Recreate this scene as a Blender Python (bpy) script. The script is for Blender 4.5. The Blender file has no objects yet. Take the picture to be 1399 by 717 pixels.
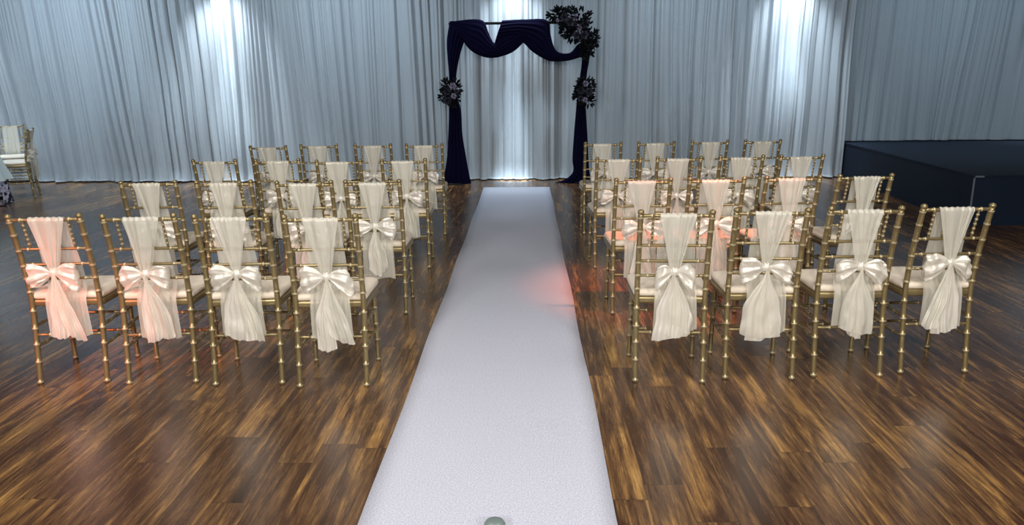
import bpy, bmesh, math, random
from mathutils import Vector, Matrix, noise

C = bpy.context.scene.collection
PI = math.pi

# ------------------------------------------------------------------ helpers
def lerp(a, b, t): return a + (b - a) * t
def sstep(a, b, x):
    t = max(0.0, min(1.0, (x - a) / (b - a))); return t * t * (3 - 2 * t)

def interp(pts, t):
    """piecewise smooth interpolation of list of (key, value...)"""
    if t <= pts[0][0]: return pts[0][1:]
    if t >= pts[-1][0]: return pts[-1][1:]
    for i in range(len(pts) - 1):
        a, b = pts[i], pts[i + 1]
        if a[0] <= t <= b[0]:
            k = (t - a[0]) / (b[0] - a[0])
            p0 = pts[i - 1] if i > 0 else a
            p3 = pts[i + 2] if i + 2 < len(pts) else b
            out = []
            for j in range(1, len(a)):
                m1 = (b[j] - p0[j]) / max(1e-6, b[0] - p0[0]) * (b[0] - a[0])
                m2 = (p3[j] - a[j]) / max(1e-6, p3[0] - a[0]) * (b[0] - a[0])
                k2, k3 = k * k, k * k * k
                out.append((2*k3-3*k2+1)*a[j] + (k3-2*k2+k)*m1 + (-2*k3+3*k2)*b[j] + (k3-k2)*m2)
            return tuple(out)

def mesh_obj(name, bm, mat, parent=None, smooth=True):
    bmesh.ops.recalc_face_normals(bm, faces=bm.faces[:]) if bm.faces else None
    me = bpy.data.meshes.new(name); bm.to_mesh(me); bm.free()
    if smooth:
        for p in me.polygons: p.use_smooth = True
    if mat: me.materials.append(mat)
    if any(p.material_index == 1 for p in me.polygons): me.materials.append(M['gold_ring'])
    o = bpy.data.objects.new(name, me); C.objects.link(o)
    if parent: o.parent = parent
    return o

def empty(name, loc=(0, 0, 0), rz=0):
    o = bpy.data.objects.new(name, None); C.objects.link(o)
    o.location = loc; o.rotation_euler = (0, 0, rz); o.empty_display_size = .1
    return o

def tag(o, label=None, cat=None, group=None, kind=None):
    if label: o['label'] = label
    if cat: o['category'] = cat
    if group: o['group'] = group
    if kind: o['kind'] = kind
    return o

def tube(bm, pts, radii, seg=10, cap=True, base_r=None):
    """sweep a circle along pts with a radius per point"""
    pts = [Vector(p) for p in pts]
    n = len(pts); rings = []
    up = None
    for i, p in enumerate(pts):
        d = (pts[min(i + 1, n - 1)] - pts[max(i - 1, 0)])
        if d.length < 1e-9: d = Vector((0, 0, 1))
        d.normalize()
        if up is None:
            up = Vector((1, 0, 0)) if abs(d.x) < .8 else Vector((0, 1, 0))
        u = (up - d * up.dot(d)).normalized(); w = d.cross(u); up = u
        r = radii[i] if isinstance(radii, (list, tuple)) else radii
        rings.append([bm.verts.new(p + (u * math.cos(2*PI*k/seg) + w * math.sin(2*PI*k/seg)) * r) for k in range(seg)])
    for i in range(n - 1):
        for k in range(seg):
            f = bm.faces.new((rings[i][k], rings[i][(k+1) % seg], rings[i+1][(k+1) % seg], rings[i+1][k]))
            if base_r and radii[i] > base_r * 1.02 and radii[i+1] > base_r * 1.02: f.material_index = 1
    if cap:
        bm.faces.new(rings[0][::-1]); bm.faces.new(rings[-1])

def grid(bm, fn, nu, nv):
    vs = [[bm.verts.new(fn(i / nu, j / nv)) for j in range(nv + 1)] for i in range(nu + 1)]
    for i in range(nu):
        for j in range(nv):
            bm.faces.new((vs[i][j], vs[i+1][j], vs[i+1][j+1], vs[i][j+1]))
    return vs

def box(bm, x0, x1, y0, y1, z0, z1, bev=0.0):
    r = bmesh.ops.create_cube(bm, size=1)
    vs = r['verts']
    for v in vs:
        v.co = Vector((lerp(x0, x1, v.co.x + .5), lerp(y0, y1, v.co.y + .5), lerp(z0, z1, v.co.z + .5)))
    if bev:
        es = list({e for v in vs for e in v.link_edges})
        bmesh.ops.bevel(bm, geom=es, offset=bev, segments=3, affect='EDGES')

# ------------------------------------------------------------------ materials
def newmat(name):
    m = bpy.data.materials.new(name); m.use_nodes = True
    nt = m.node_tree; nt.nodes.clear()
    out = nt.nodes.new('ShaderNodeOutputMaterial')
    return m, nt, out
def N(nt, t, **kw):
    n = nt.nodes.new(t)
    for k, v in kw.items():
        if k in n.inputs.keys(): n.inputs[k].default_value = v
        else: setattr(n, k, v)
    return n
def rgb(r, g, b):
    """sRGB 0-255 to linear"""
    f = lambda c: (c/255/12.92) if c/255 <= .04045 else ((c/255+.055)/1.055)**2.4
    return (f(r), f(g), f(b), 1)

def simple(name, col, rough=.5, metal=0.0, spec=.5, var=.06, scale=30, bump=0, sheen=0):
    m, nt, out = newmat(name)
    b = N(nt, 'ShaderNodeBsdfPrincipled')
    b.inputs['Roughness'].default_value = rough; b.inputs['Metallic'].default_value = metal
    b.inputs['Specular IOR Level'].default_value = spec
    if sheen:
        b.inputs['Sheen Weight'].default_value = sheen
    tc = N(nt, 'ShaderNodeTexCoord'); nz = N(nt, 'ShaderNodeTexNoise'); nz.inputs['Scale'].default_value = scale
    nt.links.new(tc.outputs['Object'], nz.inputs['Vector'])
    mx = N(nt, 'ShaderNodeMix', data_type='RGBA')
    mx.inputs[6].default_value = [c*(1-var) for c in col[:3]] + [1]
    mx.inputs[7].default_value = [min(1, c*(1+var)) for c in col[:3]] + [1]
    nt.links.new(nz.outputs['Fac'], mx.inputs[0]); nt.links.new(mx.outputs[2], b.inputs['Base Color'])
    if bump:
        bp = N(nt, 'ShaderNodeBump'); bp.inputs['Strength'].default_value = bump; bp.inputs['Distance'].default_value = .002
        nt.links.new(nz.outputs['Fac'], bp.inputs['Height']); nt.links.new(bp.outputs[0], b.inputs['Normal'])
    nt.links.new(b.outputs[0], out.inputs[0])
    return m

M = {}
M['gold'] = simple('champagne_gold_paint', rgb(146, 131, 94), rough=.30, metal=.55, var=.12, scale=25)
M['gold_ring'] = simple('pale_gold_ring', rgb(196, 184, 150), rough=.3, metal=.35, var=.06, scale=25)
M['cushion'] = simple('ivory_cushion_fabric', rgb(238, 226, 208), rough=.8, var=.03, scale=60, bump=.2)
M['navy'] = simple('navy_drape_fabric', rgb(7, 6, 32), rough=.9, spec=.06, var=.25, scale=8)
M['iron'] = simple('black_arch_metal', rgb(14, 13, 16), rough=.5, metal=.6)
M['leaf'] = simple('dark_leaf', rgb(9, 13, 18), rough=.7, spec=.15, var=.4, scale=20)
M['rose_pale'] = simple('pale_rose_petal', rgb(112, 106, 128), rough=.7, var=.15, scale=40)
M['rose_dark'] = simple('dark_rose_petal', rgb(24, 21, 40), rough=.7, var=.2, scale=40)
M['stage'] = simple('navy_stage_carpet', rgb(14, 30, 50), rough=.7, spec=.3, var=.12, scale=3)
M['trim'] = simple('pale_edge_trim', rgb(120, 132, 145), rough=.4, metal=.3)
M['wall'] = simple('dark_wall_paint', rgb(52, 56, 64), rough=.9, var=.04, scale=4)
M['ceiling'] = simple('dark_ceiling_paint', rgb(40, 42, 48), rough=.95, var=.04, scale=4)
M['dome'] = simple('grey_green_plastic', rgb(120, 136, 134), rough=.35, var=.05)
M['tablecloth'] = simple('pale_tablecloth', rgb(196, 208, 208), rough=.8, var=.04)

# sheer organza
def organza(name, col, alpha, satin=.12):
    m, nt, out = newmat(name)
    d = N(nt, 'ShaderNodeBsdfDiffuse'); d.inputs['Color'].default_value = col
    t = N(nt, 'ShaderNodeBsdfTranslucent'); t.inputs['Color'].default_value = col
    g = N(nt, 'ShaderNodeBsdfGlossy'); g.inputs['Roughness'].default_value = .38; g.inputs['Color'].default_value = (1, .98, .95, 1)
    tr = N(nt, 'ShaderNodeBsdfTransparent')
    m1 = N(nt, 'ShaderNodeMixShader'); m1.inputs[0].default_value = .24
    m2 = N(nt, 'ShaderNodeMixShader'); m2.inputs[0].default_value = satin
    m3 = N(nt, 'ShaderNodeMixShader'); m3.inputs[0].default_value = alpha
    L = nt.links.new
    tc = N(nt, 'ShaderNodeTexCoord'); nz = N(nt, 'ShaderNodeTexNoise'); nz.inputs['Scale'].default_value = 38
    mp = N(nt, 'ShaderNodeMapping'); mp.inputs['Scale'].default_value = (1, 1, .22)
    L(tc.outputs['Object'], mp.inputs[0]); L(mp.outputs[0], nz.inputs['Vector'])
    bp = N(nt, 'ShaderNodeBump'); bp.inputs['Strength'].default_value = .5; bp.inputs['Distance'].default_value = .006
    L(nz.outputs['Fac'], bp.inputs['Height'])
    for s in (d, t, g): L(bp.outputs[0], s.inputs['Normal'])
    L(d.outputs[0], m1.inputs[1]); L(t.outputs[0], m1.inputs[2])
    L(m1.outputs[0], m2.inputs[1]); L(g.outputs[0], m2.inputs[2])
    L(tr.outputs[0], m3.inputs[1]); L(m2.outputs[0], m3.inputs[2])
    L(m3.outputs[0], out.inputs[0])
    return m
IV = rgb(240, 238, 226)
M['sash'] = organza('ivory_organza', IV, .70)
M['sash_thin'] = organza('ivory_organza_single_layer', IV, .60, .06)
M['sash_tail'] = organza('ivory_organza_loose_tail', IV, .66, .10)
M['sash_satin'] = organza('ivory_satin_bow', rgb(244, 240, 230), .90, .2)

# curtain voile
def curtain_mat(name, col):
    m, nt, out = newmat(name); L = nt.links.new
    d = N(nt, 'ShaderNodeBsdfPrincipled'); d.inputs['Roughness'].default_value = .75
    d.inputs['Specular IOR Level'].default_value = .2; d.inputs['Sheen Weight'].default_value = .25
    t = N(nt, 'ShaderNodeBsdfTranslucent')
    tc = N(nt, 'ShaderNodeTexCoord')
    nz = N(nt, 'ShaderNodeTexNoise'); nz.inputs['Scale'].default_value = 2.2; nz.inputs['Detail'].default_value = 5
    mp = N(nt, 'ShaderNodeMapping'); mp.inputs['Scale'].default_value = (1, 1, .12)
    L(tc.outputs['Object'], mp.inputs[0]); L(mp.outputs[0], nz.inputs['Vector'])
    mx = N(nt, 'ShaderNodeMix', data_type='RGBA')
    mx.inputs[6].default_value = [c*.86 for c in col[:3]] + [1]; mx.inputs[7].default_value = [min(1, c*1.1) for c in col[:3]] + [1]
    L(nz.outputs['Fac'], mx.inputs[0]); L(mx.outputs[2], d.inputs['Base Color']); L(mx.outputs[2], t.inputs['Color'])
    n2 = N(nt, 'ShaderNodeTexNoise'); n2.inputs['Scale'].default_value = 45; n2.inputs['Detail'].default_value = 3
    mp2 = N(nt, 'ShaderNodeMapping'); mp2.inputs['Scale'].default_value = (1, 1, .05)
    L(tc.outputs['Object'], mp2.inputs[0]); L(mp2.outputs[0], n2.inputs['Vector'])
    bp = N(nt, 'ShaderNodeBump'); bp.inputs['Strength'].default_value = .35; bp.inputs['Distance'].default_value = .01
    L(n2.outputs['Fac'], bp.inputs['Height']); L(bp.outputs[0], d.inputs['Normal'])
    m1 = N(nt, 'ShaderNodeMixShader'); m1.inputs[0].default_value = .12
    L(d.outputs[0], m1.inputs[1]); L(t.outputs[0], m1.inputs[2]); L(m1.outputs[0], out.inputs[0])
    return m
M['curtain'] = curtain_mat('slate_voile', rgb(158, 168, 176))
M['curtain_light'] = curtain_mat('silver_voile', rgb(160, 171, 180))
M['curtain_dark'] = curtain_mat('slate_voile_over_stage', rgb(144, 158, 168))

# floor: wood-look planks running along the aisle (world Y)
def floor_mat():
    m, nt, out = newmat('rustic_wood_planks'); L = nt.links.new
    b = N(nt, 'ShaderNodeBsdfPrincipled')
    tc = N(nt, 'ShaderNodeTexCoord')
    sx = N(nt, 'ShaderNodeSeparateXYZ'); L(tc.outputs['Object'], sx.inputs[0])
    def mth(op, a, b=None, c=None):
        n = N(nt, 'ShaderNodeMath', operation=op)
        for i, q in enumerate((a, b, c)):
            if q is None: continue
            if isinstance(q, (int, float)): n.inputs[i].default_value = q
            else: L(q, n.inputs[i])
        return n.outputs[0]
    PW, PL = .152, 1.22
    xr = mth('DIVIDE', sx.outputs[0], PW); row = mth('FLOOR', xr); fx = mth('FRACT', xr)
    wn = N(nt, 'ShaderNodeTexWhiteNoise', noise_dimensions='1D'); L(row, wn.inputs['W'])
    yr = mth('ADD', mth('DIVIDE', sx.outputs[1], PL), wn.outputs['Value']); col_ = mth('FLOOR', yr); fy = mth('FRACT', yr)
    cmb = N(nt, 'ShaderNodeCombineXYZ'); L(row, cmb.inputs[0]); L(col_, cmb.inputs[1])
    w2 = N(nt, 'ShaderNodeTexWhiteNoise', noise_dimensions='3D'); L(cmb.outputs[0], w2.inputs['Vector'])
    ex = mth('LESS_THAN', mth('SUBTRACT', .5, mth('ABSOLUTE', mth('SUBTRACT', fx, .5))), .010)
    ey = mth('LESS_THAN', mth('SUBTRACT', .5, mth('ABSOLUTE', mth('SUBTRACT', fy, .5))), .0014)
    gap = mth('MAXIMUM', ex, ey)
    # per plank offset of the grain
    off = N(nt, 'ShaderNodeVectorMath', operation='MULTIPLY'); off.inputs[1].default_value = (17.3, 31.7, 9.1)
    L(w2.outputs['Color'], off.inputs[0])
    add = N(nt, 'ShaderNodeVectorMath', operation='ADD'); L(tc.outputs['Object'], add.inputs[0]); L(off.outputs[0], add.inputs[1])
    def noise_(sx, sy, scale, detail, dist=0, rough=.55):
        mp = N(nt, 'ShaderNodeMapping'); mp.inputs['Scale'].default_value = (sx, sy, 1)
        L(add.outputs[0], mp.inputs[0])
        n = N(nt, 'ShaderNodeTexNoise'); n.inputs['Scale'].default_value = scale; n.inputs['Detail'].default_value = detail
        n.inputs['Distortion'].default_value = dist; n.inputs['Roughness'].default_value = rough
        L(mp.outputs[0], n.inputs['Vector']); return n
    big = noise_(1, .06, 24, 9, .7, .70)
    fine = noise_(1, .05, 95, 5, .3, .7)
    broad = noise_(1, .16, 8.5, 4, 1.6, .6)
    dark = noise_(1, .07, 44, 8, 1.6, .72)
    ramp = N(nt, 'ShaderNodeValToRGB'); cr = ramp.color_ramp
    cr.elements[0].position = .34; cr.elements[0].color = rgb(48, 33, 26)
    cr.elements[1].position = .70; cr.elements[1].color = rgb(216, 174, 106)
    for p, c in ((.44, rgb(78, 53, 38)), (.51, rgb(106, 78, 52)), (.58, rgb(154, 115, 68))):
        e = cr.elements.new(p); e.color = c
    mixn = N(nt, 'ShaderNodeMix', data_type='FLOAT'); mixn.inputs[0].default_value = .25
    L(big.outputs['Fac'], mixn.inputs[2]); L(fine.outputs['Fac'], mixn.inputs[3])
    # plank tone
    pt = N(nt, 'ShaderNodeMath', operation='MULTIPLY_ADD'); pt.inputs[1].default_value = .09; 
    sep = N(nt, 'ShaderNodeSeparateColor'); L(w2.outputs['Color'], sep.inputs[0])
    sub = N(nt, 'ShaderNodeMath', operation='SUBTRACT'); sub.inputs[1].default_value = .5; L(sep.outputs[0], sub.inputs[0])
    bm_ = N(nt, 'ShaderNodeMix', data_type='FLOAT'); bm_.inputs[0].default_value = .30
    L(mixn.outputs[0], bm_.inputs[2]); L(broad.outputs['Fac'], bm_.inputs[3])
    gn = N(nt, 'ShaderNodeMath', operation='MULTIPLY_ADD'); gn.inputs[1].default_value = 1.12; gn.inputs[2].default_value = -.075
    L(bm_.outputs[0], gn.inputs[0])
    L(sub.outputs[0], pt.inputs[0]); L(gn.outputs[0], pt.inputs[2])
    L(pt.outputs[0], ramp.inputs[0])
    # dark streaks and mortar
    dr = N(nt, 'ShaderNodeMapRange'); dr.inputs['From Min'].default_value = .55; dr.inputs['From Max'].default_value = .70
    dr.inputs['To Min'].default_value = 0; dr.inputs['To Max'].default_value = .75
    L(dark.outputs['Fac'], dr.inputs[0])
    mx = N(nt, 'ShaderNodeMix', data_type='RGBA'); mx.inputs[7].default_value = rgb(34, 26, 22)
    L(dr.outputs[0], mx.inputs[0]); L(ramp.outputs[0], mx.inputs[6])
    mm = N(nt, 'ShaderNodeMix', data_type='RGBA'); mm.inputs[7].default_value = rgb(30, 22, 18)
    mf = N(nt, 'ShaderNodeMath', operation='MULTIPLY'); mf.inputs[1].default_value = .55; L(gap, mf.inputs[0])
    L(mf.outputs[0], mm.inputs[0]); L(mx.outputs[2], mm.inputs[6])
    L(mm.outputs[2], b.inputs['Base Color'])
    rr = N(nt, 'ShaderNodeMapRange'); rr.inputs['To Min'].default_value = .16; rr.inputs['To Max'].default_value = .34
    L(fine.outputs['Fac'], rr.inputs[0]); L(rr.outputs[0], b.inputs['Roughness'])
    b.inputs['Specular IOR Level'].default_value = .8
    bp = N(nt, 'ShaderNodeBump'); bp.inputs['Strength'].default_value = .35; bp.inputs['Distance'].default_value = .0015
    L(mixn.outputs[0], bp.inputs['Height']); L(bp.outputs[0], b.inputs['Normal'])
    L(b.outputs[0], out.inputs[0])
    return m
M['floor'] = floor_mat()

def runner_mat():
    m, nt, out = newmat('white_sparkle_runner'); L = nt.links.new
    b = N(nt, 'ShaderNodeBsdfPrincipled'); b.inputs['Roughness'].default_value = .55
    tc = N(nt, 'ShaderNodeTexCoord')
    v = N(nt, 'ShaderNodeTexNoise'); v.inputs['Scale'].default_value = 160; v.inputs['Detail'].default_value = 3
    L(tc.outputs['Object'], v.inputs['Vector'])
    r = N(nt, 'ShaderNodeValToRGB'); r.color_ramp.elements[0].position = .35; r.color_ramp.elements[1].position = .68
    r.color_ramp.elements[0].color = rgb(190, 194, 212); r.color_ramp.elements[1].color = rgb(228, 231, 246)
    L(v.outputs['Fac'], r.inputs[0]); L(r.outputs[0], b.inputs['Base Color'])
    w = N(nt, 'ShaderNodeTexNoise'); w.inputs['Scale'].default_value = 5
    mp = N(nt, 'ShaderNodeMapping'); mp.inputs['Scale'].default_value = (.5, 4, 1); L(tc.outputs['Object'], mp.inputs[0]); L(mp.outputs[0], w.inputs['Vector'])
    bp = N(nt, 'ShaderNodeBump'); bp.inputs['Strength'].default_value = .25; bp.inputs['Distance'].default_value = .004
    b2 = N(nt, 'ShaderNodeBump'); b2.inputs['Strength'].default_value = .07; b2.inputs['Distance'].default_value = .02
    L(w.outputs['Fac'], b2.inputs['Height']); L(b2.outputs[0], bp.inputs['Normal'])
    L(v.outputs['Fac'], bp.inputs['Height']); L(bp.outputs[0], b.inputs['Normal'])
    L(b.outputs[0], out.inputs[0]); return m
M['runner'] = runner_mat()

def sequin_mat():
    m, nt, out = newmat('silver_sequins'); L = nt.links.new
    b = N(nt, 'ShaderNodeBsdfPrincipled'); b.inputs['Roughness'].default_value = .25; b.inputs['Metallic'].default_value = .7
    tc = N(nt, 'ShaderNodeTexCoord'); v = N(nt, 'ShaderNodeTexVoronoi'); v.inputs['Scale'].default_value = 26
    L(tc.outputs['Object'], v.inputs['Vector'])
    r = N(nt, 'ShaderNodeValToRGB'); r.color_ramp.elements[0].position = .3; r.color_ramp.elements[1].position = .7
    r.color_ramp.elements[0].color = rgb(40, 38, 56); r.color_ramp.elements[1].color = rgb(225, 215, 230)
    sp = N(nt, 'ShaderNodeSeparateColor'); L(v.outputs['Color'], sp.inputs[0]); L(sp.outputs[0], r.inputs[0]); L(r.outputs[0], b.inputs['Base Color'])
    bp = N(nt, 'ShaderNodeBump'); bp.inputs['Strength'].default_value = .8; bp.inputs['Distance'].default_value = .01
    L(sp.outputs[1], bp.inputs['Height']); L(bp.outputs[0], b.inputs['Normal'])
    L(b.outputs[0], out.inputs[0]); return m
M['sequin'] = sequin_mat()

# ------------------------------------------------------------------ room shell
XL, XR_, YB, YF, ZC = -9.2, 9.2, -3.2, 12.05, 4.0
def slab(name, x0, x1, y0, y1, z0, z1, mat, bev=0):
    bm = bmesh.new(); box(bm, x0, x1, y0, y1, z0, z1, bev)
    return tag(mesh_obj(name, bm, mat, smooth=False), kind='structure')
slab('floor', XL, XR_, YB, YF, -.12, 0, M['floor'])
slab('ceiling', XL, XR_, YB, YF, ZC, ZC + .12, M['ceiling'])
slab('wall_left', XL - .12, XL, YB, YF, -.12, ZC + .12, M['wall'])
slab('wall_right', XR_, XR_ + .12, YB, YF, -.12, ZC + .12, M['wall'])
slab('wall_front', XL - .12, XR_ + .12, YF, YF + .12, -.12, ZC + .12, M['wall'])
slab('wall_back', XL - .12, XR_ + .12, YB - .12, YB, -.12, ZC + .12, M['wall'])

# ------------------------------------------------------------------ curtains
def curtain_base(x):
    return 11.68 + .12 * sstep(-3, -8, x) * 1.0 + .02 * math.sin(x * 1.3)

def curtain(x0, x1, z0, z1, mat, seed, label, yoff=0.0, slantb=0.0, puddle=1.0, ampk=1.0):
    rnd = random.Random(seed)
    ds = .011
    n = int((x1 - x0) / ds)
    def creases(wmin, wmax):
        c = [0.0]
        while c[-1] < x1 - x0 + .5: c.append(c[-1] + rnd.uniform(wmin, wmax) * (1 if rnd.random() > .2 else 1.7))
        amps = [rnd.uniform(.35, 1) for _ in c]
        return c, amps
    maj, ma = creases(.10, .26)
    mnr, mi = creases(.035, .085)
    low, lo = creases(.22, .5)
    def bulge(cs, am, s, p):
        lo_, hi = 0, len(cs) - 1
        while hi - lo_ > 1:
            m_ = (lo_ + hi) // 2
            if cs[m_] <= s: lo_ = m_
            else: hi = m_
        t = (s - cs[lo_]) / (cs[hi] - cs[lo_])
        return am[lo_] * (max(0, math.sin(PI * t)) ** p)
    rows = [0, .004, .012, .025, .045, .07, .1, .14, .18, .23, .29, .35, .42, .5, .58, .66, .74, .82, .9, 1.0]
    B = [(bulge(maj, ma, i*ds, .36), bulge(mnr, mi, i*ds, .6), bulge(low, lo, i*ds, .8)) for i in range(n + 1)]
    bm = bmesh.new(); vs = []
    for i in range(n + 1):
        s = x0 + i * ds; col = []
        a, b, c = B[i]
        sh = noise.noise(Vector((s * .8, seed, 0))) * .30 + noise.noise(Vector((s * 2.1, seed, 3))) * .10 + slantb
        edge = 1 if x0 < 4.5 or s > 5.2 else max(0, (s - x0) / .5)
        if s > x1 - .5 and 4 < x1 < 5: edge = max(0, (x1 - s) / .5)
        for v in rows:
            k = (1 - v)
            x = s + sh * (k ** 1.3) * max(0, edge)
            mid = noise.noise(Vector((s * 1.2, v * 3, seed + 5)))
            d = ampk * (a * (.125 + .04 * k) + b * (.065 - .045 * k) + c * (.02 + .10 * k ** 1.5)) * (1 + .4 * mid)
            z = lerp(z0, z1, v)
            if v < .05 and puddle:
                q = 1 - v / .05
                nn = noise.noise(Vector((s * 5, seed, 7)))
                d += puddle * q * q * (.04 + .06 * nn)
                z = z + (.012 + .02 * max(0, nn)) * (q if v == 0 else 0) * puddle
            col.append(bm.verts.new((x, curtain_base(x) + yoff - d, z)))
        vs.append(col)
    for i in range(n):
        for j in range(len(rows) - 1):
            bm.faces.new((vs[i][j], vs[i+1][j], vs[i+1][j+1], vs[i][j+1]))
    o = mesh_obj('curtain', bm, mat)
    md = o.modifiers.new('thickness', 'SOLIDIFY'); md.thickness = .004; md.offset = 1
    return tag(o, label, 'curtain', 'floor length sheer curtains along the far wall')
curtain(-9.15, -5.9, .004, 3.9, M['curtain'], 11, 'pale slate sheer curtain hanging at the far left beside the spare chairs', slantb=.22)
curtain(-6.1, -3.0, .004, 3.9, M['curtain'], 12, 'sheer curtain washed by the left bright light beam behind the left chairs', slantb=.10, yoff=-.01)
curtain(-3.2, -.92, .004, 3.9, M['curtain'], 13, 'grey-blue sheer curtain between the left light beam and the arch', slantb=.05)
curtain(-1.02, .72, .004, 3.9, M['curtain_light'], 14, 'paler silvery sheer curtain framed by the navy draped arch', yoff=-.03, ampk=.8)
curtain(.6, 3.2, .004, 3.9, M['curtain'], 15, 'grey-blue sheer curtain between the arch and the right light beam', slantb=-.02)
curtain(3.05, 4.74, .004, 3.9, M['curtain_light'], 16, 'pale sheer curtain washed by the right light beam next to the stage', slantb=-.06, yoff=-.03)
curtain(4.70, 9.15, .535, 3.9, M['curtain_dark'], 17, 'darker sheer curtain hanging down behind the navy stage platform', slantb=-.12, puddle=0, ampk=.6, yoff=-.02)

# ------------------------------------------------------------------ stage
def prism(bm, pts, z0, z1):
    lo = [bm.verts.new((x, y, z0)) for x, y in pts]; hi = [bm.verts.new((x, y, z1)) for x, y in pts]
    n = len(pts)
    bm.faces.new(lo[::-1]); bm.faces.new(hi)
    for i in range(n): bm.faces.new((lo[i], lo[(i+1) % n], hi[(i+1) % n], hi[i]))
st = empty('stage_platform', (4.56, 7.76, 0))
tag(st, 'low navy carpeted stage platform at the right in front of the curtain', 'stage')
bm = bmesh.new(); prism(bm, [(0, 0), (4.55, 0), (4.55, 4.15), (.22, 4.15)], 0, .5)
mesh_obj('stage_skirt', bm, M['stage'], st, False)
bm = bmesh.new(); prism(bm, [(-.012, -.012), (4.56, -.012), (4.56, 4.15), (.21, 4.15)], .5, .522)
bmesh.ops.bevel(bm, geom=bm.edges[:], offset=.004, segments=2, affect='EDGES')
mesh_obj('stage_top', bm, M['stage'], st, False)
bm = bmesh.new(); box(bm, -.006, .006, -.01, .006, .0, .5, .001)
mesh_obj('corner_trim', bm, M['trim'], st, False)
bm = bmesh.new(); box(bm, .0, .09, -.018, -.008, .503, .52, .002)
mesh_obj('edge_clip', bm, M['trim'], st, False)

# ------------------------------------------------------------------ runner and dome
bm = bmesh.new()
nx, ny = 10, 120
def rf(u, v):
    x = lerp(-.617, .322, u) + .004 * math.sin(v * 31) * (1 if u in (0, 1) else .3)
    y = lerp(1.0, 10.70, v)
    return Vector((x, y, .006 + .0015 * noise.noise(Vector((x * 3, y * 2, 0)))))
grid(bm, rf, nx, ny)
r = mesh_obj('aisle_runner', bm, M['runner'])
md = r.modifiers.new('thickness', 'SOLIDIFY'); md.thickness = .005; md.offset = -1
tag(r, 'long white sparkly aisle runner laid on the wood floor up to the arch', 'carpet')

bm = bmesh.new()
prof = [(0, .045), (.012, .0445), (.024, .042), (.033, .036), (.038, .027), (.040, .015), (.041, .004), (.040, 0)]
prev = None; seg = 28
rings = [[bm.verts.new((rr * math.cos(2*PI*k/seg), rr * math.sin(2*PI*k/seg), z)) for k in range(seg)] if rr > 0 else [bm.verts.new((0, 0, z))] for rr, z in prof]
for a, b in zip(rings, rings[1:]):
    for k in range(seg):
        if len(a) == 1: bm.faces.new((a[0], b[k], b[(k+1) % seg]))
        else: bm.faces.new((a[k], a[(k+1) % seg], b[(k+1) % seg], b[k]))
bm.faces.new(rings[-1])
dm = mesh_obj('floor_dome', bm, M['dome']); dm.location = (-.122, 2.365, .0085)
tag(dm, 'small round grey-green dome on the runner at the bottom edge of the photo', 'paperweight')

# ------------------------------------------------------------------ chiavari chair
POST = [(0, -.197), (.2, -.172), (.45, -.150), (.62, -.166), (.76, -.193), (.92, -.232)]
def py_(z): return interp([(a, b) for a, b in POST], z)[0]
CX = .174    # half distance between post centres

def ringed(path_fn, t0, t1, r, ringpos, ringr, bm, n=26, seg=10, ringh=.0045):
    """tube with bamboo-like rings; t is the running coordinate"""
    ts = [lerp(t0, t1, i / n) for i in range(n + 1)]
    pr = [(t, r) for t in ts if all(abs(t - q) > ringh * 2.2 for q in ringpos)]
    for q in ringpos:
        for dt, rr in ((-1.7, r), (-1.0, lerp(r, ringr, .75)), (0, ringr), (1.0, lerp(r, ringr, .75)), (1.7, r)):
            t = q + dt * ringh
            if t0 <= t <= t1: pr.append((t, rr))
    pr.sort()
    tube(bm, [path_fn(t) for t, _ in pr], [rr for _, rr in pr], seg, base_r=r)

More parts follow.
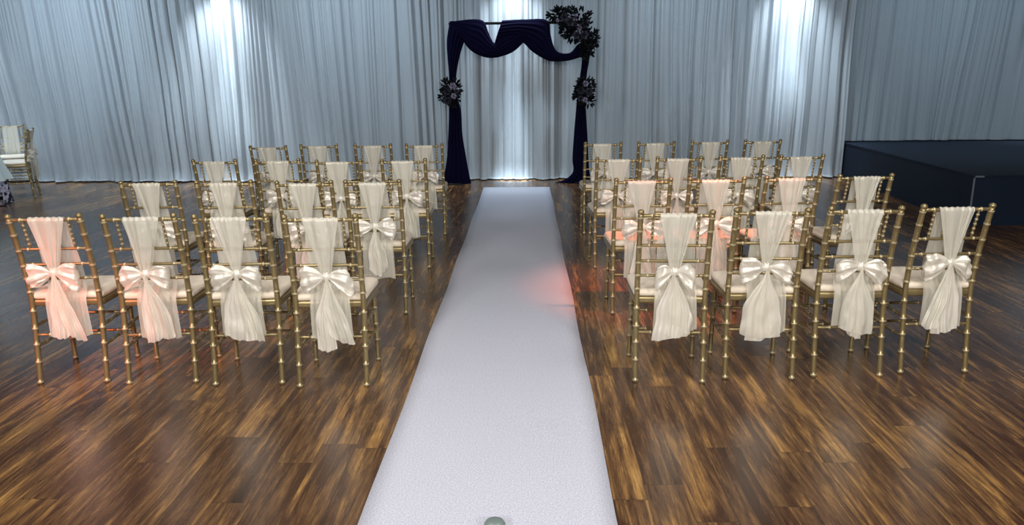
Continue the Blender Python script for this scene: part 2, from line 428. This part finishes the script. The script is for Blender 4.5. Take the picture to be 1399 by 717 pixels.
def make_chair():
    root = empty('chiavari_chair')
    G = M['gold']
    for s in (-1, 1):
        bm = bmesh.new()
        ringed(lambda z: (s * CX, py_(z), z), 0, 0.905, .0140, [.012, .12, .215, .30, .395, .50, .575, .645, .73, .815, .885], .0166, bm, 30, 12)
        # rounded finial
        z0 = .905
        tube(bm, [(s*CX, py_(z0 + d), z0 + d) for d in (0, .004, .010, .016, .021)], [.0140, .0168, .0168, .013, .005], 12)
        mesh_obj('back_post', bm, G, root)
    for s in (-1, 1):
        bm = bmesh.new()
        ringed(lambda z: (s * lerp(.178, .172, z / .44), lerp(.178, .165, z / .44), z), 0, 0.44, .0128, [.012, .13, .225, .32, .41], .0150, bm, 18, 12)
        mesh_obj('leg', bm, G, root)
    # horizontal back rails
    def hrail(z, r, name, y=None, hw=CX, rings=(), rr=None):
        bm = bmesh.new(); yy = py_(z) if y is None else y
        ringed(lambda x: (x, yy, z), -hw, hw, r, list(rings), rr or r * 1.35, bm, 12, 10, .004)
        return mesh_obj(name, bm, G, root)
    hrail(.893, .0092, 'crest_rail', rings=(-.12, .12))
    for z in (.735, .650, .570): hrail(z, .0075, 'back_rail', rings=(-.125, .125))
    hrail(.265, .0075, 'stretcher', rings=(-.1, .1))
    for x in (-.112, -.038, .038, .112):
        bm = bmesh.new()
        ringed(lambda z: (x, lerp(py_(.735), py_(.893), (z - .735) / .158), z), .735, .893, .0058, [.765, .79, .815, .84, .865], .0085, bm, 10, 8, .004)
        mesh_obj('back_spindle', bm, G, root)
    # side and front stretchers
    def seg2(a, b, r, name, rings=(.25, .5, .75)):
        bm = bmesh.new(); a = Vector(a); b = Vector(b); L_ = (b - a).length
        ringed(lambda t: a.lerp(b, t / L_), 0, L_, r, [q * L_ for q in rings], r * 1.4, bm, 12, 10, .004)
        mesh_obj(name, bm, G, root)
    for s in (-1, 1):
        for z in (.20, .31):
            seg2((s*CX, py_(z), z), (s*.175, .170, z), .0078, 'stretcher')
    for z in (.17, .28):
        seg2((-.175, .172, z), (.175, .172, z), .0078, 'stretcher')
    # seat frame: rounded trapezoid with a rim
    def outline(inset, n=10):
        pts = []
        cr = [(-.192 + inset, -.150 + inset), (.192 - inset, -.150 + inset), (.205 - inset, .192 - inset), (-.205 + inset, .192 - inset)]
        rad = [.02, .02, .05, .05]
        for i, (cx, cy) in enumerate(cr):
            r_ = max(.006, rad[i] - inset * .5)
            sx = 1 if cx > 0 else -1; sy = 1 if cy > 0 else -1
            ox, oy = cx - sx * r_, cy - sy * r_
            a0 = {(-1, -1): PI, (1, -1): 1.5*PI, (1, 1): 0, (-1, 1): .5*PI}[(sx, sy)]
            for k in range(n + 1):
                a = a0 + k / n * PI / 2
                pts.append((ox + r_ * math.cos(a), oy + r_ * math.sin(a)))
        return pts
    def layered(layers, name, mat):
        bm = bmesh.new(); R = [[bm.verts.new((x, y, z)) for x, y in outline(ins)] for ins, z in layers]
        m_ = len(R[0])
        for a, b in zip(R, R[1:]):
            for k in range(m_): bm.faces.new((a[k], a[(k+1) % m_], b[(k+1) % m_], b[k]))
        bm.faces.new(R[0][::-1]); bm.faces.new(R[-1])
        return mesh_obj(name, bm, mat, root)
    layered([(.014, .416), (.004, .418), (0, .424), (0, .448), (.004, .453), (.02, .455)], 'seat_frame', G)
    layered([(.010, .455), (.002, .462), (-.001, .474), (.004, .486), (.016, .494), (.05, .501), (.1, .504)], 'seat_cushion', M['cushion'])
    return root

# ------------------------------------------------------------------ organza sash with a bow
def make_sash(seed, over=None):
    rnd = random.Random(seed)
    P = dict(shift=rnd.uniform(-.012, .012), knot=rnd.uniform(.595, .615), gather=rnd.uniform(.018, .026),
             lw=rnd.uniform(.115, .135), rw=rnd.uniform(.11, .13), lh=rnd.uniform(.11, .14), rh=rnd.uniform(.11, .14),
             ldrop=rnd.uniform(.005, .035), rdrop=rnd.uniform(.01, .04),
             tails=[(rnd.uniform(-.03, -.005), rnd.uniform(.075, .11), rnd.uniform(.24, .30)), (rnd.uniform(.02, .05), rnd.uniform(.07, .10), rnd.uniform(.26, .32))],
             kx=rnd.uniform(-.01, .01))
    if over: P.update(over)
    kx, kz = P['kx'], P['knot']
    root = empty('chair_sash')
    ph = rnd.uniform(0, 6)
    zt = .893
    yc = py_(zt)
    # outer (rear) gathered panel, over the crest rail
    bm = bmesh.new()
    def outer(u, v):
        if v < .12:      # wraps over the crest
            a = lerp(PI * .45, PI, v / .12)
            rr = .0135
            y = yc + math.cos(a) * rr; z = zt + math.sin(a) * rr; w = .088; k = 0
        else:
            k = (v - .12) / .88
            z = lerp(zt, kz, k); y = lerp(yc - .0145, py_(kz) - .030, k)
            w = lerp(.090, P['gather'], k ** .9)
        cx = lerp(P['shift'], kx, k)
        q = u * 2 - 1
        qq = q + .22 * math.sin(q * 3.1 + ph * 1.7)
        f = (abs(math.sin(qq * 6.1 + ph)) ** .7) * .014 + .003 * math.sin(qq * 19 + ph * 2)
        y -= f * (.35 + .65 * k) if v > .12 else f * .3
        zz = z
        if v <= .12: zz += .002 * math.sin(q * 19)
        bulge_ = .010 * (1 - q * q) * k
        return Vector((cx + q * w, y - bulge_, zz))
    grid(bm, outer, 44, 22)
    mesh_obj('gathered_panel', bm, M['sash'], root)
    # inner panel hanging straight behind the rails and out below the seat
    bm = bmesh.new(); zb = P.get('pbot', rnd.uniform(.25, .29))
    path = [(0, yc + .0145, zt), (.25, py_(.78) + .014, .76), (.5, py_(.6) + .015, .60), (.62, py_(.53) + .008, .525), (.72, -.186, .47), (.85, -.192, .38), (1, -.190, zb)]
    pj = [(a, b, c) for a, b, c in path]
    sp = rnd.uniform(.102, .114)
    def inner(u, v):
        y, z = interp(pj, v); q = u * 2 - 1
        w = lerp(.088, sp, v)
        f = .004 * math.sin(q * 9 + ph + v * 2) + .003 * math.sin(q * 21 + v)
        return Vector((P['shift'] + q * w + lerp(0, P.get('lean', .012), v), y + f * (.3 + v), z + (.006 * math.sin(q * 5 + ph) if v > .98 else 0)))
    grid(bm, inner, 30, 26)
    mesh_obj('hanging_panel', bm, M['sash_thin'], root)
    # knot
    yk = py_(kz) - .046
    bm = bmesh.new(); bmesh.ops.create_uvsphere(bm, u_segments=18, v_segments=12, radius=1)
    for v in bm.verts:
        c = v.co; n_ = 1 + .14 * math.sin(c.x * 9 + c.z * 3 + ph)
        v.co = Vector((kx + c.x * .023 * n_, yk + c.y * .019 * n_, kz + c.z * .026 * n_))
    mesh_obj('knot', bm, M['sash_satin'], root)
    # loops: a closed teardrop band pinched at the knot
    for sgn, W_, H_, D_ in ((-1, P['lw'], P['lh'], P['ldrop']), (1, P['rw'], P['rh'], P['rdrop'])):
        bm = bmesh.new(); p2 = rnd.uniform(0, 6)
        def loop(u, v):
            a = u * 2 * PI                       # around the loop, 0 = knot on the front side
            ext = (1 - math.cos(a)) / 2          # 0 at knot, 1 at the far end
            ext_s = ext ** .8
            h = H_ * (.16 + .84 * math.sin(min(1, ext_s * 1.02) * PI * .52))
            q = v * 2 - 1
            fold = .010 * math.sin(q * 6.5 + p2) * ext_s + .004 * math.sin(q * 15 + p2) * ext_s
            # edges of the band curl back towards the centre line
            yv = -math.sin(a) * .030 * (1 - .35 * q * q)
            x = sgn * (W_ * ext_s * (1 - .10 * q * q)) + sgn * .012
            z = q * h * .5 - D_ * ext_s * ext_s + .006 * math.sin(a)
            wr = noise.noise(Vector((x * 26 + seed * 3, z * 16, a * .6)))
            w2_ = noise.noise(Vector((x * 60 + seed, z * 50, a * 1.3)))
            return Vector((kx + x * (1 + .10 * wr), yk - .004 + yv * (1 + .5 * wr) - fold - (.012 * wr + .005 * w2_) * ext_s, kz + z + .016 * wr * ext_s))
        grid(bm, loop, 36, 18)
        mesh_obj('bow_loop', bm, M['sash_satin'], root)
    # tails
    for i, (tx, tw, tb) in enumerate(P['tails']):
        bm = bmesh.new(); p3 = rnd.uniform(0, 6); sl = rnd.uniform(-.03, .03)
        y0 = yk - .006 - .012 * i
        def tail(u, v):
            q = u * 2 - 1
            w = lerp(.014, tw, sstep(0, .62, v) * .75 + v * .25) * .5
            zb_ = tb + q * sl - .018 * (1 - q * q) * P.get('round', 1)
            z = lerp(kz - .004, zb_, v)
            f = (abs(math.sin(q * 4.2 + p3)) ** .8) * .016 + .004 * math.sin(q * 13 + p3)
            y = lerp(y0, -.215 - .014 * i, sstep(0, .8, v)) - f * (.4 + .6 * v)
            wr = noise.noise(Vector((q * 1.6 + seed * 7 + i, v * 4, p3)))
            return Vector((kx + lerp(0, tx, v ** .8) + q * w * (1 + .15 * wr) + .006 * math.sin(v * 6 + p3), y - .014 * wr * v, z + .012 * wr * v))
        grid(bm, tail, 26, 26)
        mesh_obj('bow_tail', bm, M['sash_satin'] if i == 0 else M['sash_tail'], root)
    return root

def copy_tree(o, parent=None):
    c = o.copy(); C.objects.link(c)
    c.parent = parent
    for ch in o.children: copy_tree(ch, c)
    return c

chair_proto = make_chair()
used_chair = [False]
def put_chair(x, y, rz, label, group):
    o = chair_proto if not used_chair[0] else copy_tree(chair_proto)
    used_chair[0] = True
    o.location = (x, y, 0); o.rotation_euler = (0, 0, rz)
    return tag(o, label, 'chair', group)
sash_protos = {}
def put_sash(key, over, x, y, rz, label, group):
    if key in sash_protos: o = copy_tree(sash_protos[key])
    else:
        o = make_sash(key, over); sash_protos[key] = o
    o.location = (x, y, 0); o.rotation_euler = (0, 0, rz)
    return tag(o, label, 'sash', group)

# crest centres measured on the ground plan: x, y of the crest, heading in degrees
ROWS = {
 'L': [[(-1.02, 3.63, 2), (-1.475, 3.66, 3.5), (-1.945, 3.68, 4), (-2.43, 3.69, 4)],
       [(-1.005, 4.86, 2), (-1.445, 4.84, 2.5), (-1.99, 4.89, 5), (-2.50, 4.91, 5)],
       [(-1.00, 6.10, 3), (-1.52, 6.07, 4), (-2.05, 6.17, 3), (-2.57, 6.17, 0)],
       [(-1.01, 7.45, 4), (-1.52, 7.47, 3), (-2.06, 7.48, 3), (-2.53, 7.38, 0)]],
 'R': [[(.735, 3.68, -3), (1.215, 3.72, -2), (1.69, 3.75, 0), (2.17, 3.80, 2)],
       [(.745, 4.84, 0), (1.22, 4.86, 1), (1.72, 4.90, 3), (2.21, 4.96, 4)],
       [(.735, 6.08, 2), (1.22, 6.10, 2), (1.73, 6.14, 4), (2.22, 6.16, 5)],
       [(.745, 7.45, 0), (1.265, 7.46, 2), (1.80, 7.53, 3), (2.33, 7.57, 3)]]}
rown = ['row nearest camera', 'second row from camera', 'third row from camera', 'row nearest curtain']
seatn = ['beside aisle', 'second from aisle', 'third from aisle', 'farthest from aisle']
sidew = {'L': 'left of runner', 'R': 'right of runner'}
FRONT = {   # the eight bows closest to the camera
 ('L', 0): (101, dict(lw=.115, rw=.125, lh=.135, rh=.125, ldrop=.015, rdrop=.045, tails=[(-.022, .105, .225), (.065, .125, .275)], kx=.005)),
 ('L', 1): (102, dict(lw=.12, rw=.11, lh=.13, rh=.12, ldrop=.02, rdrop=.035, tails=[(-.006, .165, .275), (.075, .09, .28)], kx=-.002)),
 ('L', 2): (103, dict(lw=.115, rw=.11, lh=.125, rh=.13, ldrop=.025, rdrop=.03, tails=[(.008, .085, .26), (.08, .10, .28)])),
 ('L', 3): (104, dict(lw=.125, rw=.115, lh=.12, rh=.14, ldrop=.02, rdrop=.035, tails=[(-.008, .085, .275), (.078, .10, .275)], kx=-.005)),
 ('R', 0): (105, dict(lw=.085, rw=.095, lh=.12, rh=.145, ldrop=.04, rdrop=.06, tails=[(-.008, .19, .265), (.03, .12, .28)], kx=.005)),
 ('R', 1): (106, dict(lw=.12, rw=.12, lh=.135, rh=.11, ldrop=.02, rdrop=.04, tails=[(-.008, .17, .245), (-.02, .20, .26)])),
 ('R', 2): (107, dict(lw=.115, rw=.12, lh=.11, rh=.13, ldrop=.03, rdrop=.045, tails=[(-.012, .07, .245), (-.015, .18, .275)], kx=.01)),
 ('R', 3): (108, dict(lw=.12, rw=.10, lh=.135, rh=.12, ldrop=.03, rdrop=.045, tails=[(.0, .135, .25), (-.075, .09, .28)], kx=.008)),
}
look = {('L', 3): 'rosy pink', ('L', 2): 'pale pink', ('L', 1): 'blush ivory', ('L', 0): 'glossy ivory',
        ('R', 0): 'pale mint', ('R', 1): 'pale mint', ('R', 2): 'satin ivory', ('R', 3): 'rounded white'}
for side in 'LR':
    for r_, row in enumerate(ROWS[side]):
        for s_, (cx, cy, deg) in enumerate(row):
            a = math.radians(deg)
            ox, oy = .225 * -math.sin(a), .225 * math.cos(a)   # crest is .225 behind the chair centre
            x, y = cx + ox, cy + oy
            where = '%s, %s, %s' % (seatn[s_], rown[r_], sidew[side])
            put_chair(x, y, a, 'gold bamboo-style chair ' + where, 'gold ceremony chairs in rows facing the arch')
            if r_ == 0: key, over = FRONT[(side, s_)]; lk = look[(side, s_)]
            else:
                key, over = 200 + (r_ * 5 + s_ * 3 + (0 if side == 'L' else 2)) % 7, None; lk = 'ivory'
            put_sash(key, over, x, y, a, lk + ' bow sash on chair ' + where, 'organza bow sashes tied on the ceremony chairs')

# spare chairs round the table at the far left
put_chair(-6.98, 10.2, math.radians(113), 'gold spare chair at the far left by the curtain, seen side-on, facing the table', 'spare chairs round the table at the far left')
put_sash(203, None, -6.98, 10.2, math.radians(113), 'ivory sash trailing off the side-on spare chair at the far left', 'sashes on the spare chairs')
put_chair(-7.5, 10.93, math.radians(212), 'gold spare chair behind the far left table, its back against the curtain', 'spare chairs round the table at the far left')
put_sash(205, None, -7.5, 10.93, math.radians(212), 'ivory sash over the back of the spare chair nearest the curtain', 'sashes on the spare chairs')

# table with a sequin skirt and a pale overlay
tb = empty('banquet_table', (-7.25, 9.42, 0))
tag(tb, 'round covered table cut by the left edge of the photo beside the spare chairs', 'table')
def lathe(bm, prof, seg=64, wob=0, waves=11, ph=0):
    rings = []
    for i, (r0, z) in enumerate(prof):
        r0 *= .86
        rings.append([bm.verts.new(((r0 + wob * (i / len(prof)) * math.sin(waves*2*PI*k/seg + ph)) * math.cos(2*PI*k/seg),
                                     (r0 + wob * (i / len(prof)) * math.sin(waves*2*PI*k/seg + ph)) * math.sin(2*PI*k/seg), z)) for k in range(seg)])
    for a, b in zip(rings, rings[1:]):
        for k in range(seg): bm.faces.new((a[k], a[(k+1) % seg], b[(k+1) % seg], b[k]))
    return rings
bm = bmesh.new(); rg = lathe(bm, [(.02, .735), (.48, .735), (.50, .728), (.50, .715), (.48, .71)]); bm.faces.new(rg[0]); bm.faces.new(rg[-1][::-1])
mesh_obj('tabletop', bm, M['trim'], tb)
bm = bmesh.new(); tube(bm, [(0, 0, 0), (0, 0, .02), (0, 0, .03), (0, 0, .71)], [.25, .25, .04, .04], 20); mesh_obj('pedestal', bm, M['iron'], tb)
bm = bmesh.new(); lathe(bm, [(.50, .742), (.515, .735), (.53, .6), (.56, .4), (.60, .2), (.62, .015)], 96, .05, 13, 1)
o = mesh_obj('sequin_tablecloth', bm, M['sequin']); o.location = tb.location
tag(o, 'sparkling silver sequin cloth reaching the floor at the far left edge', 'tablecloth')
bm = bmesh.new(); rg = lathe(bm, [(.02, .752), (.50, .752), (.528, .745), (.555, .62), (.60, .48), (.665, .32)], 96, .05, 13, 1.3); bm.faces.new(rg[0])
o = mesh_obj('overlay_cloth', bm, M['tablecloth']); o.location = tb.location
tag(o, 'pale overlay cloth draped over the sequin cloth at the far left edge', 'tablecloth')

# ------------------------------------------------------------------ wedding arch
AY = 11.12
arch = empty('wedding_arch', (-.13, AY, 0))
tag(arch, 'black metal square arch standing at the end of the runner', 'arch')
for s in (-1, 1):
    bm = bmesh.new(); tube(bm, [(s*.945, 0, .02), (s*.945, 0, 1.2), (s*.945, 0, 2.27)], .019, 12); mesh_obj('post', bm, M['iron'], arch)
    bm = bmesh.new(); box(bm, s*.945 - .12, s*.945 + .12, -.15, .15, 0, .02, .004); mesh_obj('base_plate', bm, M['iron'], arch, False)
bm = bmesh.new(); tube(bm, [(-.965, 0, 2.265), (0, 0, 2.265), (.965, 0, 2.265)], .019, 12); mesh_obj('crossbar', bm, M['iron'], arch)

def resample(pts, n):
    L_ = [0]
    for a, b in zip(pts, pts[1:]): L_.append(L_[-1] + math.hypot(b[0]-a[0], b[1]-a[1]))
    key = [(L_[i] / L_[-1], pts[i][0], pts[i][1]) for i in range(len(pts))]
    return [interp(key, i / n) for i in range(n + 1)]
def drape_piece(name, A, B, y, thick, folds, parent, n=40, m=22, amp=.03, ph=0, mat=None):
    """cloth between two edge lines A and B (x, z): puffed, folded front, closed back"""
    A = resample(A, n); B = resample(B, n)
    bm = bmesh.new()
    def front(u, v):
        i = int(round(u * n)); a = A[i]; b = B[i]
        q = v * 2 - 1
        prof = math.sqrt(max(0, 1 - q ** 2)) 
        f = amp * (abs(math.sin(v * PI * folds + ph + u * 1.5)) ** .7) * prof
        return Vector((lerp(a[0], b[0], v), y - thick * prof - f, lerp(a[1], b[1], v)))
    def back(u, v):
        i = int(round(u * n)); a = A[i]; b = B[i]; q = v * 2 - 1
        prof = math.sqrt(max(0, 1 - q ** 2))
        return Vector((lerp(a[0], b[0], v), y + thick * .8 * prof, lerp(a[1], b[1], v)))
    grid(bm, front, n, m); grid(bm, back, n, m)
    bmesh.ops.remove_doubles(bm, verts=bm.verts[:], dist=.0004)
    return mesh_obj(name, bm, mat or M['navy'], parent)

def W(px, pz):   # photo measurements (pixels) turned into metres on the arch's own plane
    return (-1.09 + (px - 613) * .01027 + (pz - 30) * -.00033 * ((px - 700) / -90) , 2.29 - (pz - 30) * .01037)
dr = empty('arch_drape', (0, 0, 0))
tag(dr, 'navy blue fabric swagged over the arch and falling down both posts', 'drape')
drape_piece('hanging_tail', [W(614, 29), W(610, 54), W(611, 78), W(613, 101), W(613, 125), W(613, 146), W(612, 180), W(610, 215), W(605, 245), W(603, 250.5)],
            [W(648, 30), W(634, 56), W(627, 78), W(623, 101), W(623, 125), W(629, 146), W(631, 180), W(636, 213), W(641, 242), W(643, 250.5)], AY, .035, 5, dr, 50, 30, .035)
drape_piece('swag', [W(622, 29), W(648, 27), W(661, 30), W(668, 46), W(675, 58), W(681, 50), W(700, 42), W(722, 34)],
            [W(622, 42), W(633, 56), W(642, 67), W(656, 75), W(673, 78), W(697, 72), W(712, 61), W(726, 46)], AY - .04, .05, 6, dr, 50, 26, .03, .6)
drape_piece('swag', [W(686, 29), W(718, 28), W(748, 30), W(752, 49), W(757, 66), W(764, 72), W(778, 72), W(789, 61), W(800, 56)],
            [W(676, 57), W(700, 53), W(715, 59), W(724, 68), W(737, 77), W(751, 83), W(773, 83), W(792, 78), W(804, 72)], AY - .045, .05, 6, dr, 50, 26, .03, .2)
drape_piece('hanging_tail', [W(793, 40), W(794, 80), W(791, 103), W(787, 125), W(785, 145), W(781, 185), W(778.5, 218), W(779, 235), W(768, 246), W(754, 250)],
            [W(806, 40), W(804, 80), W(800, 103), W(798, 125), W(798, 145), W(799.5, 190), W(800, 218), W(801, 235), W(803, 246), W(804, 251)], AY, .035, 5, dr, 50, 30, .035)

# flowers
def leaf(bm, p, d, n_, L_, w):
    side = d.cross(n_).normalized()
    pts = [(0, 0), (.3, .8), (.55, 1), (.8, .6), (1, 0)]
    cen = [bm.verts.new(p + d * L_ * t + n_ * (.12 * L_ * math.sin(t * PI))) for t, _ in pts]
    lf = [bm.verts.new(p + d * L_ * t + side * w * k + n_ * (.02 * L_)) for t, k in pts[1:4]]
    rt = [bm.verts.new(p + d * L_ * t - side * w * k + n_ * (.02 * L_)) for t, k in pts[1:4]]
    for S in (lf, rt):
        bm.faces.new((cen[0], S[0], cen[1])); bm.faces.new((cen[1], S[0], S[1], cen[2]))
        bm.faces.new((cen[2], S[1], S[2], cen[3])); bm.faces.new((cen[3], S[2], cen[4]))
def rose(bm, c, R, rnd):
    for ring, (n, rr, tilt) in enumerate(((3, .35, 1.25), (4, .6, .95), (5, .85, .6), (6, 1.0, .25))):
        for k in range(n):
            a = 2*PI*k/n + ring * .7; out = Vector((math.cos(a), 0, math.sin(a))); fwd = Vector((0, -1, 0))
            sd = out.cross(fwd)
            base = c + out * R * rr * .25
            vs = []
            for i in range(4):
                t = i / 3
                row = []
                for j in range(5):
                    q = j / 2 - 1
                    w = R * .55 * rr * math.sin(PI * (.25 + .6 * t)) 
                    p = base + out * (R * rr * t * math.cos(tilt) + .0) + fwd * (R * .9 * t * math.sin(tilt) - .25 * R * q * q * t * .6) + sd * w * q
                    if i == 3: p += out * R * .08
                    row.append(bm.verts.new(p))
                vs.append(row)
            for i in range(3):
                for j in range(4): bm.faces.new((vs[i][j], vs[i][j+1], vs[i+1][j+1], vs[i+1][j]))
def bouquet(name, pts, seed, label, cat, roses, y=AY - .11, nleaf=240):
    """pts: list of (x, z, radius) along the arrangement"""
    rnd = random.Random(seed); root = empty(name, (pts[0][0], y, pts[0][1])); tag(root, label, cat)
    O = Vector(root.location); bm = bmesh.new()
    for k in range(nleaf):
        x, z, R = pts[rnd.randrange(len(pts))]
        a = rnd.uniform(0, 2*PI); el = rnd.uniform(-.2, 1.0)
        d = Vector((math.cos(a) * math.cos(el), -math.sin(el), math.sin(a) * math.cos(el)))
        rr = R * math.sqrt(rnd.random())
        p = Vector((x, y, z)) + d * rr * .82
        d2 = (d + Vector((rnd.uniform(-.6, .6), rnd.uniform(-.4, .4), rnd.uniform(-.6, .6)))).normalized()
        n_ = d2.cross(Vector((rnd.uniform(-1, 1), rnd.uniform(-1, 1), rnd.uniform(-1, 1)))).normalized()
        leaf(bm, p - O, d2, n_, rnd.uniform(.055, .09), rnd.uniform(.012, .02))
    for k in range(nleaf // 9):      # small sprigs reaching out of the mass
        x, z, R = pts[rnd.randrange(len(pts))]; a = rnd.uniform(0, 2*PI)
        d = Vector((math.cos(a), rnd.uniform(-.5, .1), math.sin(a))).normalized(); p = Vector((x, y, z)) - O + d * R * .7
        L_ = R * .42
        tube(bm, [p, p + d * L_ * .5, p + d * L_], .0025, 5)
        for t in (.45, .7, 1):
            for s in (-1, 1):
                dd = (d + s * Vector((-d.z, 0, d.x)) * .8).normalized()
                leaf(bm, p + d * L_ * t, dd, Vector((0, -1, 0)), .045, .010)
    # hidden core holding the stems
    r_ = bmesh.ops.create_icosphere(bm, subdivisions=2, radius=pts[0][2] * .5)
    mesh_obj('foliage', bm, M['leaf'], root, False)
    for (rx, rz, R, kind) in roses:
        bm = bmesh.new(); rose(bm, Vector((rx, y - .085, rz)) - O, R, rnd)
        mesh_obj('rose', bm, M['rose_pale'] if kind else M['rose_dark'], root)
    return root
def WR(px, pz, R): x, z = W(px, pz); return (x, z, R)
def RS(px, pz, R, k): x, z = W(px, pz); return (x, z, R, k)
bouquet('flower_garland', [WR(784, 36, .17), WR(758, 24, .09), WR(766, 24, .11), WR(775, 26, .13), WR(790, 30, .17), WR(796, 42, .16), WR(800, 54, .14), WR(802, 64, .10), WR(773, 44, .07), WR(780, 50, .09), WR(808, 54, .1), WR(800, 73, .07)],
        5, 'large dark leafy flower garland on the upper right corner of the arch', 'flowers',
        [RS(790, 40, .035, 1), RS(785, 27, .04, 1), RS(778, 33, .05, 0), RS(796, 50, .05, 0), RS(770, 27, .045, 0), RS(798, 36, .045, 0), RS(786, 50, .045, 0), RS(761, 31, .02, 1)], nleaf=620)
bouquet('flower_bouquet', [WR(616, 124, .15), WR(613, 116, .1), WR(619, 132, .1), WR(612, 130, .1), WR(620, 117, .1)], 6,
        'dark leafy bouquet with two pale roses tied to the left arch post', 'flowers',
        [RS(620, 115, .042, 1), RS(621, 128, .034, 1), RS(612, 122, .045, 0), RS(613, 134, .045, 0), RS(625, 122, .03, 0)], nleaf=260)
bouquet('flower_bouquet', [WR(796, 124, .15), WR(793, 117, .1), WR(799, 133, .11), WR(791, 130, .09), WR(799, 116, .1)], 7,
        'dark leafy bouquet with dim roses tied to the right arch post', 'flowers',
        [RS(796, 135, .032, 1), RS(797, 113, .035, 1), RS(790, 122, .045, 0), RS(801, 124, .045, 0), RS(790, 133, .035, 0)], nleaf=260)

# ------------------------------------------------------------------ lights
def lamp(name, kind, loc, target, power, col, **kw):
    l = bpy.data.lights.new(name, kind); l.energy = power; l.color = col
    for k, v in kw.items(): setattr(l, k, v)
    o = bpy.data.objects.new(name, l); C.objects.link(o); o.location = loc
    d = Vector(target) - Vector(loc); o.rotation_euler = d.to_track_quat('-Z', 'Y').to_euler()
    return o
COOL = (.72, .87, 1.0)
for x, q in ((-8.6, 1.0), (-4.47, 1.0), (-.2, .7), (3.84, .9), (8.1, .5)):
    # a hot lamp just under the drapery rail, a narrow beam down the cloth and a soft wide one
    lamp('curtain_downlight', 'SPOT', (x, 11.22, 2.98), (x, 11.44, 2.0), 85 * q, (.84, .94, 1.0), spot_size=math.radians(95), spot_blend=1.0, shadow_soft_size=.04)
    lamp('curtain_downlight', 'SPOT', (x, 11.18, 3.85), (x, 11.40, 1.5 if x != -.2 else 1.0), (1100 if x != -.2 else 3600) * q, (.80, .92, 1.0), spot_size=math.radians(16 if x != -.2 else 11), spot_blend=1.0, shadow_soft_size=.05)
    lamp('curtain_downlight', 'SPOT', (x, 10.95, 3.85), (x, 11.5, .8), 300 * q, (.86, .93, 1.0), spot_size=math.radians(52), spot_blend=1.0, shadow_soft_size=.08)
# cool wash along the curtain
for x, p in ((-6.6, 54), (-2.6, 36), (2.2, 27), (6.2, 20)):
    lamp('blue_wash_light', 'AREA', (x, 9.4, 3.85), (x, 11.6, 1.2), p, COOL, shape='RECTANGLE', size=.6, size_y=.4, spread=math.radians(130))
# neutral overhead house lights; the low three behind camera are added fill for sashes
for x, y, z, ty, p in ((-2.4, -2.3, 2.9, 3.0, 125), (.2, -2.3, 2.9, 3.0, 90), (2.8, -2.3, 2.9, 3.0, 110), (-1.9, 2.6, 3.9, 3.6, 68), (1.9, 2.6, 3.9, 3.6, 60)):
    lamp('house_and_fill_light', 'AREA', (x, y, z), (x, ty, 0), p, (1.0, .95, .89), shape='DISK', size=.5 if z < 3 else 1.5)
for x, tx in ((-2.4, -1.9), (2.2, 1.8)):  # added frontal fill spots that brighten the sashes of the far rows
    lamp('row_fill_spot', 'SPOT', (x, 1.6, 3.9), (tx, 6.9, .75), 170, (1.0, .93, .80), spot_size=math.radians(38), spot_blend=1.0, shadow_soft_size=.12)
# coloured accent spots
lamp('red_accent_light', 'SPOT', (1.9, 4.2, 3.8), (1.0, 5.4, 0), 540, (1.0, .25, .14), spot_size=math.radians(30), spot_blend=.9, shadow_soft_size=.08)
lamp('pink_accent_light', 'SPOT', (-4.2, .4, 1.9), (-2.55, 3.45, .52), 520, (1.0, .22, .16), spot_size=math.radians(17), spot_blend=.9, shadow_soft_size=.08)

w = bpy.data.worlds.new('World'); bpy.context.scene.world = w; w.use_nodes = True
w.node_tree.nodes['Background'].inputs[0].default_value = (.05, .07, .1, 1); w.node_tree.nodes['Background'].inputs[1].default_value = .2

# ------------------------------------------------------------------ camera
f_px, pitch, roll, yaw, H = 1030.77, .24609, .010794, .02148, 1.58476
def world_dir(rx, ry, rf_):
    c, s = math.cos(roll), math.sin(roll)
    x, u = c * rx + s * ry, -s * rx + c * ry
    cp, sp = math.cos(pitch), math.sin(pitch)
    fx, fy, fz = x, rf_ * cp + u * sp, -rf_ * sp + u * cp
    cy, sy = math.cos(yaw), math.sin(yaw)
    return Vector((cy * fx - sy * fy, sy * fx + cy * fy, fz))
X_, Y_, F_ = world_dir(1, 0, 0), world_dir(0, 1, 0), world_dir(0, 0, 1)
cam = bpy.data.cameras.new('camera'); co = bpy.data.objects.new('camera', cam); C.objects.link(co)
co.matrix_world = Matrix(((X_.x, Y_.x, -F_.x, 0), (X_.y, Y_.y, -F_.y, 0), (X_.z, Y_.z, -F_.z, H), (0, 0, 0, 1)))
cam.sensor_width = 36; cam.lens = f_px / 1399 * 36; cam.clip_start = .05; cam.clip_end = 100
sc = bpy.context.scene; sc.camera = co
sc.view_settings.view_transform = 'Standard'; sc.view_settings.look = 'None'
sc.view_settings.gamma = 1; sc.view_settings.exposure = .38; sc.view_settings.use_curve_mapping = False
